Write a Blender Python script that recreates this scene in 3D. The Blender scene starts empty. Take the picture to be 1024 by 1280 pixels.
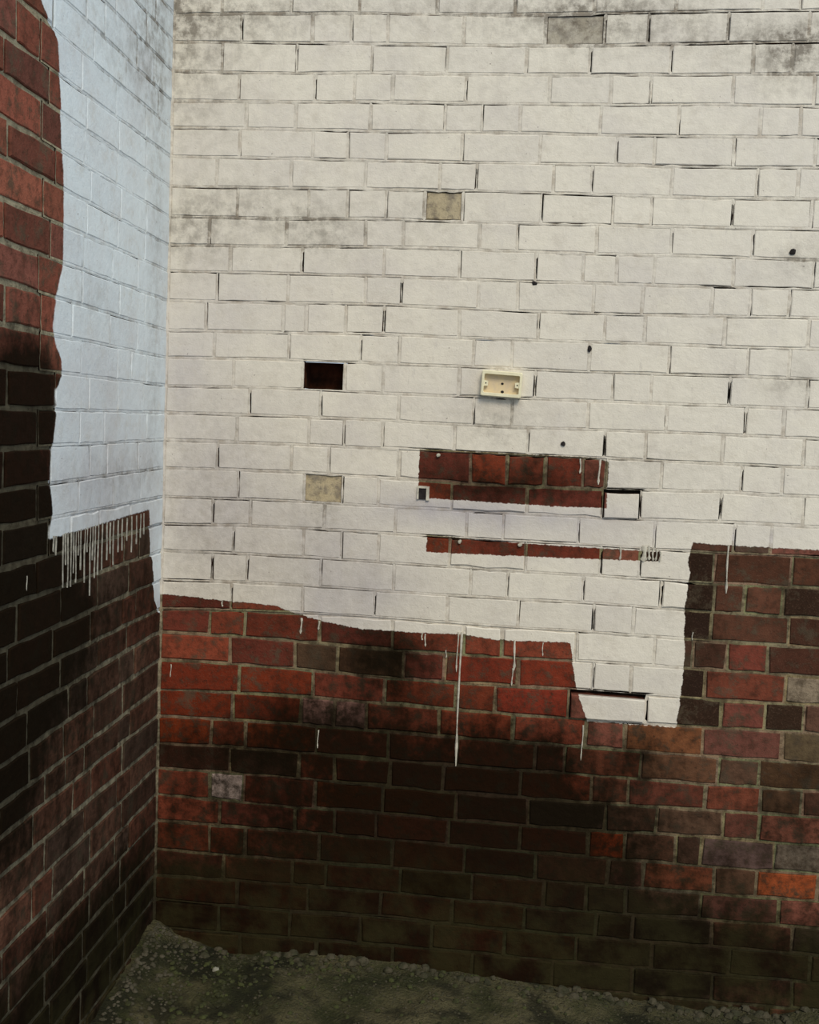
import bpy, bmesh, math, random
from mathutils import Vector, Matrix, noise as mnoise

C = bpy.context.scene.collection
SC = bpy.context.scene
random.seed(7)
PI = math.pi

# ---------------------------------------------------------------- camera, sky, sun, exposure
cam_data = bpy.data.cameras.new('camera')
cam = bpy.data.objects.new('camera', cam_data)
C.objects.link(cam)
SC.camera = cam
F_PX, YAW, PITCH, ROLL = 1388.11, 0.100589, -0.079903, -0.040322
cam_data.sensor_fit = 'VERTICAL'
cam_data.sensor_height = 24.0
cam_data.lens = F_PX / 1280.0 * 24.0
cam_data.clip_start = 0.05
CAM_LOC = Vector((1.10541, -3.33672, 1.72252))
Rz = Matrix.Rotation(YAW, 3, 'Z')
Rx = Matrix.Rotation(PITCH, 3, 'X')
Ry = Matrix.Rotation(ROLL, 3, 'Y')
R3 = Rz @ Rx @ Ry                       # maps (right, forward, up) to world
right, fwd, up = R3 @ Vector((1, 0, 0)), R3 @ Vector((0, 1, 0)), R3 @ Vector((0, 0, 1))
rot = Matrix((right, up, -fwd)).transposed()
cam.matrix_world = Matrix.Translation(CAM_LOC) @ rot.to_4x4()

world = bpy.data.worlds.new('overcast_sky')
SC.world = world
world.use_nodes = True
wn = world.node_tree
bg = wn.nodes['Background']
tc = wn.nodes.new('ShaderNodeTexCoord')
sep = wn.nodes.new('ShaderNodeSeparateXYZ')
wn.links.new(tc.outputs['Generated'], sep.inputs[0])
ramp = wn.nodes.new('ShaderNodeValToRGB')
ramp.color_ramp.elements[0].position = 0.0
ramp.color_ramp.elements[0].color = (0.50, 0.58, 0.66, 1)
ramp.color_ramp.elements[1].position = 0.8
ramp.color_ramp.elements[1].color = (0.74, 0.88, 1.0, 1)
wn.links.new(sep.outputs['Z'], ramp.inputs[0])
wn.links.new(ramp.outputs[0], bg.inputs['Color'])
bg.inputs['Strength'].default_value = 0.92

sun_data = bpy.data.lights.new('sun', 'SUN')
sun_data.energy = 1.75
sun_data.angle = math.radians(24)
sun_data.color = (1.0, 0.87, 0.67)
sun = bpy.data.objects.new('sun', sun_data)
C.objects.link(sun)
sun_dir = Vector((-0.38, 1.0, -0.9)).normalized()     # travels to the back wall from behind and above
sun.rotation_euler = sun_dir.to_track_quat('-Z', 'Y').to_euler()
sun.location = (1.2, -4.0, 4.5)

SC.view_settings.view_transform = 'Standard'
SC.view_settings.look = 'None'
SC.view_settings.gamma = 1.0
SC.view_settings.use_curve_mapping = False
SC.view_settings.exposure = 0.0

# ---------------------------------------------------------------- survey of the two walls, in metres
BEDS = {-4: [(0.0, 3.3426), (0.2987, 3.3459), (0.6338, 3.3481), (0.9624, 3.3424), (1.2612, 3.3489), (1.5632, 3.3565), (1.8729, 3.3596), (3.0, 3.3652)],
-3: [(0.0, 3.2566), (0.2987, 3.2599), (0.6338, 3.2621), (0.9624, 3.2564), (1.2612, 3.2629), (1.5632, 3.2705), (1.8729, 3.2736), (3.0, 3.2792)],
-2: [(0.0, 3.1706), (0.2987, 3.1739), (0.6338, 3.1761), (0.9624, 3.1704), (1.2612, 3.1769), (1.5632, 3.1845), (1.8729, 3.1876), (3.0, 3.1932)],
-1: [(0.0, 3.0846), (0.2987, 3.0879), (0.6338, 3.0901), (0.9624, 3.0844), (1.2612, 3.0909), (1.5632, 3.0985), (1.8729, 3.1016), (3.0, 3.1072)],
0: [(0.0, 2.9986), (0.2987, 3.0019), (0.6338, 3.0041), (0.9624, 2.9984), (1.2612, 3.0049), (1.5632, 3.0125), (1.8729, 3.0156), (3.0, 3.0212)],
1: [(0.0, 2.9126), (0.2987, 2.9159), (0.6338, 2.9181), (0.9624, 2.9124), (1.2612, 2.9189), (1.5632, 2.9265), (1.8729, 2.9296), (3.0, 2.9352)],
2: [(0.0, 2.8335), (0.3013, 2.8318), (0.6372, 2.8303), (0.9665, 2.8254), (1.2659, 2.8294), (1.5686, 2.8368), (1.8788, 2.8429), (3.0, 2.8539)],
3: [(0.0, 2.747), (0.3041, 2.7427), (0.6404, 2.7478), (0.9702, 2.7449), (1.2704, 2.7463), (1.5738, 2.7511), (1.8848, 2.7538), (3.0, 2.7586)],
4: [(0.0, 2.6603), (0.3066, 2.6614), (0.6437, 2.6628), (0.974, 2.6618), (1.2749, 2.6618), (1.5788, 2.6674), (1.8908, 2.6653), (3.0, 2.6616)],
5: [(0.0, 2.5802), (0.3091, 2.581), (0.647, 2.5774), (0.9778, 2.5807), (1.2794, 2.5769), (1.5843, 2.5766), (1.8966, 2.5787), (3.0, 2.5824)],
6: [(0.0, 2.4963), (0.3117, 2.4967), (0.6502, 2.494), (0.9819, 2.4924), (1.2839, 2.4928), (1.5895, 2.491), (1.9023, 2.4949), (3.0, 2.5017)],
7: [(0.0, 2.4073), (0.3144, 2.4074), (0.6534, 2.4111), (0.9857, 2.4104), (1.2885, 2.4068), (1.5948, 2.4029), (1.9082, 2.4074), (3.0, 2.4152)],
8: [(0.0, 2.3179), (0.3172, 2.3189), (0.6568, 2.3238), (0.9899, 2.32), (1.293, 2.3209), (1.5998, 2.3194), (1.914, 2.3214), (3.0, 2.3249)],
9: [(0.0, 2.2316), (0.3197, 2.236), (0.66, 2.2418), (0.9936, 2.2393), (1.2975, 2.2362), (1.6047, 2.2381), (1.9199, 2.2334), (3.0, 2.2253)],
10: [(0.0, 2.1537), (0.3222, 2.1552), (0.6633, 2.1559), (0.9976, 2.1533), (1.302, 2.152), (1.61, 2.1512), (1.9254, 2.153), (3.0, 2.1561)],
11: [(0.0, 2.0657), (0.3249, 2.0692), (0.6665, 2.072), (1.0017, 2.0653), (1.3068, 2.0627), (1.615, 2.0674), (1.931, 2.0701), (3.0, 2.0747)],
12: [(0.0, 1.9748), (0.3277, 1.9781), (0.6699, 1.9842), (1.0056, 1.9794), (1.3111, 1.9825), (1.6203, 1.9798), (1.937, 1.9811), (3.0, 1.9833)],
13: [(0.0, 1.8922), (0.3301, 1.8987), (0.6733, 1.8961), (1.0095, 1.8959), (1.3158, 1.893), (1.6253, 1.8965), (1.9427, 1.8963), (3.0, 1.896)],
14: [(0.0, 1.8068), (0.3328, 1.813), (0.6767, 1.8077), (1.0136, 1.8083), (1.3204, 1.8081), (1.6307, 1.8082), (1.9486, 1.8089), (3.0, 1.8101)],
15: [(0.0, 1.7235), (0.3354, 1.7269), (0.6798, 1.7272), (1.0176, 1.7216), (1.3248, 1.725), (1.6357, 1.725), (1.9544, 1.7235), (3.0, 1.721)],
16: [(0.0, 1.6399), (0.338, 1.643), (0.6831, 1.6429), (1.0213, 1.6417), (1.3292, 1.6418), (1.6408, 1.64), (1.96, 1.64), (3.0, 1.64)],
17: [(0.0, 1.5535), (0.3406, 1.5587), (0.6865, 1.5547), (1.0257, 1.5459), (1.3341, 1.5493), (1.6458, 1.5578), (1.9658, 1.5539), (3.0, 1.5476)],
18: [(0.0, 1.4642), (0.3434, 1.4704), (0.6899, 1.4672), (1.0295, 1.4642), (1.3388, 1.4624), (1.6512, 1.4682), (1.9717, 1.4675), (3.0, 1.4664)],
19: [(0.0, 1.3797), (0.3459, 1.3891), (0.6931, 1.3856), (1.0333, 1.3821), (1.3431, 1.3811), (1.6567, 1.3758), (1.9775, 1.3808), (3.0, 1.3888)],
20: [(0.0, 1.2973), (0.3486, 1.3002), (0.6966, 1.2951), (1.0376, 1.2901), (1.348, 1.2899), (1.6622, 1.2855), (1.9837, 1.2889), (3.0, 1.2943)],
21: [(0.0, 1.2045), (0.3513, 1.2133), (0.6999, 1.2078), (1.0415, 1.2049), (1.3524, 1.2067), (1.6674, 1.1995), (1.9898, 1.1991), (3.0, 1.1985)],
22: [(0.0, 1.1138), (0.354, 1.1261), (0.7031, 1.1265), (1.0455, 1.1182), (1.3571, 1.1185), (1.6726, 1.1132), (1.9957, 1.1113), (3.0, 1.1083)],
23: [(0.0, 1.0405), (0.3566, 1.0399), (0.707, 1.0262), (1.0498, 1.0251), (1.3618, 1.0298), (1.6778, 1.0266), (2.0017, 1.0231), (3.0, 1.0177)],
24: [(0.0, 0.9517), (0.3593, 0.9532), (0.7103, 0.9392), (1.0539, 0.9377), (1.3665, 0.942), (1.6833, 0.936), (2.0073, 0.9394), (3.0, 0.9446)],
25: [(0.0, 0.8575), (0.362, 0.865), (0.7134, 0.8606), (1.0578, 0.8525), (1.3714, 0.8503), (1.6883, 0.8524), (2.013, 0.8554), (3.0, 0.86)],
26: [(0.0, 0.773), (0.3648, 0.7765), (0.7168, 0.7716), (1.0618, 0.7669), (1.3759, 0.7655), (1.6938, 0.7623), (2.0192, 0.7638), (3.0, 0.7661)],
27: [(0.0, 0.6856), (0.3675, 0.6889), (0.7203, 0.6811), (1.0658, 0.6798), (1.3804, 0.6804), (1.6989, 0.6768), (2.0248, 0.6816), (3.0, 0.6888)],
28: [(0.0, 0.6042), (0.37, 0.606), (0.7235, 0.5991), (1.0698, 0.5948), (1.3849, 0.5962), (1.7037, 0.5983), (2.0302, 0.6014), (3.0, 0.606)],
29: [(0.0, 0.52), (0.373, 0.5113), (0.7268, 0.5129), (1.0738, 0.507), (1.3896, 0.5092), (1.7086, 0.5171), (2.0361, 0.5137), (3.0, 0.5087)],
30: [(0.0, 0.4328), (0.3753, 0.4355), (0.73, 0.4315), (1.0776, 0.4264), (1.3941, 0.4244), (1.7141, 0.4256), (2.0419, 0.4281), (3.0, 0.4318)],
31: [(0.0, 0.3399), (0.3783, 0.3388), (0.7334, 0.3422), (1.0814, 0.343), (1.3986, 0.3392), (1.7192, 0.3413), (2.0475, 0.3446), (3.0, 0.3494)],
32: [(0.0, 0.2557), (0.3807, 0.2611), (0.7365, 0.2628), (1.0856, 0.2542), (1.4032, 0.2538), (1.724, 0.2617), (2.0532, 0.2608), (3.0, 0.2595)],
33: [(0.0, 0.1765), (0.3834, 0.1728), (0.7396, 0.183), (1.0892, 0.1753), (1.4075, 0.173), (1.7291, 0.1767), (2.0589, 0.1766), (3.0, 0.1765)],
34: [(0.0, 0.0837), (0.3861, 0.0867), (0.7431, 0.0927), (1.0931, 0.0909), (1.4119, 0.0895), (1.7342, 0.0915), (2.0646, 0.0922), (3.0, 0.0932)],
35: [(0.0, -0.0023), (0.3861, 0.0007), (0.7431, 0.0067), (1.0931, 0.0049), (1.4119, 0.0035), (1.7342, 0.0055), (2.0646, 0.0062), (3.0, 0.0072)]}
PERPS = {0: [0.147, 0.3577, 0.5611, 0.7902, 1.0184, 1.2454, 1.4758, 1.7163, 1.822],
1: [0.2078, 0.423, 0.5403, 0.6472, 0.871, 1.1076, 1.2792, 1.4017, 1.6259, 1.8492],
2: [0.1515, 0.3776, 0.6031, 0.8256, 1.0566, 1.2407, 1.4699, 1.7004, 1.8088],
3: [0.2054, 0.436, 0.5537, 0.6682, 0.8855, 1.1276, 1.3045, 1.4183, 1.6501, 1.8743],
4: [0.2298, 0.3808, 0.6047, 0.8256, 0.9361, 1.0459, 1.2793, 1.5024, 1.7314, 1.8426],
5: [0.2125, 0.4344, 0.5406, 0.6558, 0.8811, 1.1081, 1.3298, 1.4372, 1.6632],
6: [0.1435, 0.3716, 0.5966, 0.8186, 0.9274, 1.1519, 1.263, 1.4921, 1.7336, 1.8473],
7: [0.2101, 0.428, 0.5467, 0.6622, 0.777, 0.8909, 1.1212, 1.3276, 1.4401, 1.6695, 1.8909],
8: [0.1259, 0.3626, 0.603, 0.716, 0.9446, 1.0553, 1.286, 1.5021, 1.7311],
9: [0.1927, 0.4142, 0.6616, 0.8889, 1.1132, 1.251, 1.3483, 1.4565, 1.6821, 1.9071],
10: [0.1552, 0.3727, 0.6093, 0.7179, 0.9474, 1.0633, 1.2857, 1.4269, 1.6261, 1.735, 1.8453],
11: [0.1226, 0.3607, 0.432, 0.5517, 0.6682, 0.8941, 1.1288, 1.323, 1.4387, 1.6676, 1.9046],
12: [0.15, 0.3809, 0.6012, 0.7176, 0.9409, 1.055, 1.283, 1.5149, 1.739, 1.8566],
13: [0.2122, 0.4254, 0.5555, 0.6726, 0.9017, 1.0115, 1.1277, 1.3554, 1.4668, 1.6919, 1.914],
14: [0.2645, 0.485, 0.7221, 0.9487, 1.0632, 1.2875, 1.5157, 1.743, 1.8521],
15: [0.227, 0.4508, 0.5592, 0.6766, 0.8948, 1.1148, 1.3411, 1.4601, 1.6819, 1.9143],
16: [0.1691, 0.3991, 0.5154, 0.7287, 0.9465, 1.0568, 1.171, 1.2821, 1.3503, 1.5114, 1.7422, 1.8586],
17: [0.2368, 0.4416, 0.5604, 0.6711, 0.8952, 1.1209, 1.3458, 1.4535, 1.6876, 1.9233],
18: [0.1586, 0.2771, 0.5066, 0.7259, 0.9423, 1.0531, 1.2772, 1.5005, 1.7322, 1.8378],
19: [0.2266, 0.4448, 0.564, 0.6776, 0.8951, 1.1242, 1.3478, 1.4632, 1.6802, 1.903],
20: [0.1606, 0.272, 0.5026, 0.7278, 0.9622, 1.0733, 1.3005, 1.5294, 1.6857, 1.7735, 1.8839],
21: [0.2239, 0.4481, 0.672, 0.8954, 1.1111, 1.3357, 1.4542, 1.6816, 1.9057],
22: [0.1577, 0.2695, 0.5035, 0.732, 0.9503, 1.0669, 1.2904, 1.5204, 1.6331, 1.7334, 1.8516],
23: [0.2261, 0.4287, 0.5618, 0.7705, 0.8959, 1.1197, 1.3427, 1.4568, 1.6734, 1.908],
24: [0.2566, 0.4895, 0.7145, 0.9339, 1.0535, 1.278, 1.5044, 1.728, 1.8535, 1.9666],
25: [0.2388, 0.4546, 0.5602, 0.6603, 0.8859, 1.111, 1.3306, 1.4477, 1.6792, 1.9099],
26: [0.172, 0.2821, 0.5055, 0.7335, 0.9438, 1.1806, 1.2725, 1.5001, 1.7293, 1.8484],
27: [0.2334, 0.4528, 0.5665, 0.7395, 0.9057, 1.1411, 1.3564, 1.4667, 1.6969, 1.8585, 1.9792],
28: [0.1713, 0.2794, 0.5062, 0.7227, 0.9489, 1.1696, 1.4041, 1.5571, 1.7511, 1.8589],
29: [0.2073, 0.4484, 0.5726, 0.7035, 0.9279, 1.1494, 1.3558, 1.4664, 1.6189, 1.6947, 1.9087],
30: [0.1759, 0.2895, 0.5272, 0.7568, 0.981, 1.2022, 1.4206, 1.5263, 1.7381, 1.8629, 2.0402],
31: [0.2225, 0.4437, 0.5508, 0.7854, 1.0095, 1.2308, 1.3598, 1.4782, 1.7005, 1.9339],
32: [0.2687, 0.4948, 0.7257, 0.9512, 1.1739, 1.3935, 1.5045, 1.7409, 1.9768],
33: [0.2114, 0.4414, 0.6656, 0.8922, 1.1161, 1.3369, 1.5668, 1.7983, 2.0338],
34: [0.284, 0.5288, 0.7701, 1.0208, 1.2678, 1.5113, 1.7513, 1.9879]}
LEFT_FAR=-1.083
LEFT_BEDS = {-4: (3.3426, 3.354), -3: (3.2566, 3.268), -2: (3.1706, 3.182), -1: (3.0846, 3.096), 0: (2.9986, 3.01), 1: (2.9126, 2.924), 2: (2.8335, 2.838), 3: (2.747, 2.752), 4: (2.6603, 2.666), 5: (2.5802, 2.58), 6: (2.4963, 2.4857), 7: (2.4073, 2.4068), 8: (2.3179, 2.321), 9: (2.2316, 2.2409), 10: (2.1537, 2.1537), 11: (2.0657, 2.0675), 12: (1.9748, 1.9839), 13: (1.8922, 1.8964), 14: (1.8068, 1.8082), 15: (1.7235, 1.7193), 16: (1.6399, 1.6331), 17: (1.5535, 1.5446), 18: (1.4642, 1.464), 19: (1.3797, 1.3724), 20: (1.2973, 1.287), 21: (1.2045, 1.1958), 22: (1.1138, 1.1145), 23: (1.0405, 1.0308), 24: (0.9517, 0.9376), 25: (0.8575, 0.8454), 26: (0.773, 0.7762), 27: (0.6856, 0.6864), 28: (0.6042, 0.5978), 29: (0.52, 0.5067), 30: (0.4328, 0.43), 31: (0.3399, 0.344), 32: (0.2557, 0.258), 33: (0.1765, 0.172), 34: (0.0837, 0.086), 35: (-0.0023, 0.0)}
LEFT_PERPS = {1: [-0.1581], 2: [-0.2329], 3: [-0.1651, -0.3044], 5: [-0.9076], 6: [-0.8633, -1.0798], 7: [-0.6568, -0.8972], 8: [-0.4087, -0.8213, -1.0598], 9: [-0.6362, -0.8862], 10: [-0.2658, -0.8438, -1.0743], 11: [-0.4028, -0.6568, -0.9055], 12: [-0.2593, -0.467, -0.7181, -1.0627], 13: [-0.1754, -0.3044, -0.4111, -0.6568], 14: [-0.8062, -1.0468], 15: [-0.3358, -0.6593, -0.8972], 16: [-0.2329, -0.4727], 17: [-0.2061, -0.4264, -0.6568], 20: [-0.282, -0.5175], 21: [-0.2196, -0.3358, -0.561], 22: [-0.2916, -0.512], 23: [-0.2263, -0.3482, -0.577], 24: [-0.3107, -0.5285, -0.9138], 25: [-0.2527, -0.3482, -0.5876, -0.7085], 26: [-0.3044, -0.5394], 18: [-0.2852, -0.5175, -0.7085], 19: [-0.2061, -0.3233, -0.4264, -0.6593], 27: [-0.2395, -0.3482, -0.5876], 28: [-0.3044, -0.5394], 29: [-0.2461, -0.3544, -0.5717], 30: [-0.3044, -0.534], 31: [-0.2527, -0.3605, -0.577], 32: [-0.317, -0.5449], 33: [-0.2593, -0.3727, -0.5823], 34: [-0.3233, -0.5503], 0: [-0.3848], 4: [-0.123, -0.3848, -0.6084], -1: [-0.3233]}
PAINT_SHELF = [(-0.0135, 1.1605), (0.0738, 1.1578), (0.2269, 1.1489), (0.366, 1.1443), (0.3991, 1.1312), (0.5052, 1.105), (0.6303, 1.0875), (0.8032, 1.0854), (0.9498, 1.0892), (1.0474, 1.0778), (1.2684, 1.0839), (1.3112, 1.0865), (1.5532, 1.3991), (1.6133, 1.4045), (1.6807, 1.4008), (1.7729, 1.4008), (1.8875, 1.3997), (1.9763, 1.3996)]
TONGUE_LEFT = [(1.2034, 1.3304), (1.2153, 1.0929), (1.2709, 1.0816), (1.2743, 1.0623), (1.2847, 0.9993), (1.2973, 0.9412), (1.3139, 0.8981), (1.336, 0.8404), (1.3466, 0.777)]
TONGUE_RIGHT = [(1.6014, 1.683), (1.6155, 1.407), (1.608, 1.3757), (1.6032, 1.3396), (1.6116, 1.3162), (1.6067, 1.28), (1.6065, 1.244), (1.5993, 1.2076), (1.6061, 1.1719), (1.6036, 1.1356), (1.6094, 1.0756), (1.6099, 1.0272), (1.6065, 0.9662), (1.603, 0.9051), (1.5981, 0.8682), (1.5977, 0.7947)]
TONGUE_FOOT = 0.8453
PAINT_BACK = [(-0.0135, 1.1605), (0.0738, 1.1578), (0.2269, 1.1489), (0.366, 1.1443), (0.3991, 1.1312), (0.5052, 1.105), (0.6303, 1.0875), (0.8032, 1.0854), (0.9498, 1.0892), (1.0474, 1.0778), (1.2684, 1.0839), (1.2743, 1.0623), (1.2847, 0.9993), (1.3002, 0.9316), (1.3386, 0.8382), (1.5049, 0.8447), (1.5988, 0.856), (1.603, 0.9051), (1.6114, 1.003), (1.6082, 1.1359), (1.6076, 1.304), (1.6133, 1.4045), (1.6807, 1.4008), (1.7729, 1.4008), (1.8875, 1.3997), (1.9763, 1.3996)]
PAINT_LEFT_EDGE = [(-0.9586, 2.7), (-0.9082, 2.6186), (-0.8526, 2.5779), (-0.8218, 2.562), (-0.8106, 2.4943), (-0.7915, 2.337), (-0.774, 2.231), (-0.7744, 2.1197), (-0.7724, 2.0642), (-0.8102, 1.985), (-0.8253, 1.9095), (-0.8063, 1.874), (-0.7732, 1.8386), (-0.7719, 1.8008), (-0.8068, 1.7617), (-0.8004, 1.7054), (-0.816, 1.6394), (-0.8322, 1.5928), (-0.8309, 1.5552), (-0.8105, 1.4781), (-0.827, 1.4376), (-0.8245, 1.365)]
PAINT_LEFT_FOOT = [(-0.8351, 1.4156), (-0.7901, 1.415), (-0.7437, 1.4183), (-0.5941, 1.4205), (-0.1305, 1.4339), (-0.1115, 1.3044), (-0.0914, 1.2728), (-0.0614, 1.1506), (-0.0047, 1.0913), (0.0274, 1.0731)]
PATCH_A = [(0.79, 1.6463), (1.3057, 1.642), (1.3508, 1.6321), (1.3564, 1.573), (1.3371, 1.4934), (1.193, 1.4913), (0.8301, 1.4982), (0.7919, 1.54)]
PATCH_B = [(0.8249, 1.3886), (0.9853, 1.3797), (1.1773, 1.375), (1.5268, 1.3714), (1.5238, 1.3426), (1.203, 1.3377), (0.9268, 1.3353), (0.8272, 1.335)]
GRIME_BACK = [(1.125, 0.4605, 0.4623, 0.2656, 1.0), (0.7261, 0.5307, 0.475, 0.1783, 0.35), (0.9386, 0.2159, 0.814, 0.1282, 0.6), (0.7082, 0.9952, 0.149, 0.1047, 0.9), (0.376, 0.8229, 0.114, 0.0405, 0.7), (1.6603, 1.1631, 0.0602, 0.2895, 0.3), (1.9332, 1.2268, 0.1028, 0.1665, 0.2), (1.0915, 0.1267, 1.1025, 0.1024, 0.5), (0.2746, 0.3667, 0.385, 0.2604, 0.12), (0.2654, 0.688, 0.2805, 0.0767, 0.45), (1.0732, 1.5529, 0.3098, 0.072, 0.6), (1.0824, 1.3604, 0.2622, 0.029, 0.3), (1.973, 0.6264, 0.138, 0.1466, 0.4), (1.0136, 0.7535, 0.4137, 0.1499, 0.35), (1.496, 0.7506, 0.071, 0.0615, 0.4), (0.591, 0.7995, 0.1987, 0.1008, 0.5)]
DIRT_BACK = [(0.1181, 1.4225, 0.228, 0.3246, 0.2), (0.551, 1.2218, 0.298, 0.099, 0.12), (0.6802, 2.9421, 0.8225, 0.0409, 0.35), (1.5129, 2.8687, 0.3825, 0.0356, 0.7), (1.8259, 2.8437, 0.099, 0.0308, 0.9), (1.7969, 2.7818, 0.088, 0.0487, 0.7), (0.0576, 2.8153, 0.148, 0.2576, 0.4), (0.071, 2.2851, 0.15, 0.1077, 0.5), (0.4649, 2.282, 0.1338, 0.0472, 0.7), (1.2062, 2.8784, 0.069, 0.0561, 0.6), (0.2914, 2.3609, 0.1715, 0.052, 0.4), (1.2373, 2.9389, 0.2493, 0.0446, 0.6), (-0.0136, 2.908, 0.074, 0.1165, 0.6), (0.2269, 2.8857, 0.1947, 0.0578, 0.35), (1.8656, 2.2456, 0.0558, 0.0317, 0.5), (1.8673, 1.8797, 0.0675, 0.023, 0.5), (0.7988, 2.3595, 0.1183, 0.0699, 0.25), (1.0161, 1.7537, 0.0947, 0.0714, 0.35), (0.4937, 1.4407, 0.074, 0.0736, 0.3), (1.4003, 1.6272, 0.28, 0.0711, 0.15), (0.8304, 2.7289, 0.71, 0.1835, 0.06)]
THIN_BACK = [(0.1421, 1.4733, 0.228, 0.2736, 0.7), (0.0565, 1.8626, 0.1133, 0.1465, 0.6), (0.5227, 1.3191, 0.148, 0.1482, 0.6), (1.0786, 1.44, 0.396, 0.0434, 1.0), (0.8844, 1.4741, 0.1692, 0.0218, 1.0), (1.7598, 1.4262, 0.276, 0.0236, 0.7), (0.5536, 1.1476, 0.1738, 0.0621, 0.6), (0.6991, 1.23, 0.147, 0.0739, 0.5), (0.2262, 2.0616, 0.1987, 0.1445, 0.35), (0.3119, 2.4908, 0.294, 0.1884, 0.2)]
GRIME_LEFT = [(-1.006, 1.616, 0.2118, 0.2122, 1.2), (-0.9313, 1.7757, 0.1545, 0.1076, 0.9), (-0.9406, 1.3971, 0.2858, 0.1658, 0.9), (-0.8277, 1.1929, 0.3375, 0.1366, 0.75), (-0.9501, 1.0121, 0.3293, 0.2272, 0.6), (-0.5972, 0.2477, 0.7085, 0.1813, 0.7), (-0.1736, 1.2279, 0.209, 0.1455, 0.3), (-0.6435, 1.3639, 0.2295, 0.0411, 0.3)]
DIRT_LEFT = [(-0.1903, 2.7963, 0.1658, 0.1953, 0.5), (-0.4339, 2.672, 0.285, 0.1209, 0.25), (-0.5678, 2.0131, 0.159, 0.0402, 0.35), (-0.3742, 1.5559, 0.367, 0.0555, 0.3), (-0.4274, 1.4273, 0.355, 0.044, 0.3), (-0.1111, 2.2292, 0.0565, 0.71, 0.3)]
THIN_LEFT = [(-0.4906, 1.5392, 0.3955, 0.1286, 0.7), (-0.5575, 1.7902, 0.321, 0.1029, 0.4), (-0.3659, 1.3999, 0.3083, 0.0449, 0.6)]
DRIPS_BACK = [(0.9422, 1.0961, 0.6796, 0.0088), (0.9324, 1.0955, 0.9723, 0.0055), (1.1053, 1.0813, 0.9882, 0.0088), (1.1021, 0.9951, 0.941, 0.0055), (0.8327, 1.0846, 1.0452, 0.0066), (0.8228, 1.0865, 1.0643, 0.0066), (1.322, 0.8345, 0.7261, 0.0055), (1.7177, 1.4004, 1.258, 0.0077), (0.4474, 1.1116, 1.0617, 0.0088), (0.1964, 1.1497, 1.1321, 0.0066), (0.038, 0.9406, 0.9, 0.0055), (0.5027, 1.1048, 1.0774, 0.0066), (1.1896, 1.0791, 1.0376, 0.0044), (1.273, 1.6382, 1.5931, 0.0066), (1.3295, 1.6359, 1.5624, 0.0077), (0.5118, 0.7638, 0.7056, 0.0044), (0.8983, 1.0392, 1.0145, 0.0044), (1.4744, 1.3879, 1.3401, 0.0198), (1.4884, 1.3886, 1.3456, 0.011), (1.5003, 1.3844, 1.3438, 0.0077), (1.5099, 1.3801, 1.3443, 0.0066), (1.5221, 1.3712, 1.3426, 0.0088), (1.4045, 1.3795, 1.3412, 0.0077), (1.6292, 1.1371, 1.1131, 0.0044)]
DRIPS_LEFT = [(-0.8083, 1.4208, 1.3822, 0.0064), (-0.7947, 1.4194, 1.3729, 0.0049), (-0.7531, 1.4192, 1.289, 0.0064), (-0.7246, 1.4204, 1.2849, 0.0055), (-0.7053, 1.4206, 1.2841, 0.0054), (-0.6758, 1.4198, 1.29, 0.0038), (-0.6458, 1.423, 1.3187, 0.0064), (-0.6201, 1.4227, 1.2822, 0.003), (-0.5835, 1.4235, 1.2432, 0.0039), (-0.5514, 1.4248, 1.2852, 0.0045), (-0.5296, 1.425, 1.2908, 0.0057), (-0.5018, 1.4247, 1.3001, 0.0037), (-0.4677, 1.4239, 1.322, 0.006), (-0.4445, 1.4219, 1.3368, 0.0064), (-0.4212, 1.4242, 1.303, 0.0036), (-0.3852, 1.4234, 1.3345, 0.0051), (-0.3548, 1.4253, 1.3356, 0.003), (-0.3172, 1.4245, 1.3589, 0.0044), (-0.2789, 1.4259, 1.3225, 0.0032), (-0.2395, 1.425, 1.3415, 0.0063), (-0.2061, 1.4271, 1.3569, 0.0045), (-0.1787, 1.4273, 1.3638, 0.0063), (-0.739, 1.4218, 1.3426, 0.0058), (-0.6906, 1.4192, 1.3164, 0.006), (-0.6608, 1.4204, 1.3574, 0.0036), (-0.6046, 1.4233, 1.3592, 0.0033), (-0.5675, 1.4221, 1.334, 0.0051), (-0.9512, 1.3441, 1.3108, 0.0036)]
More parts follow.
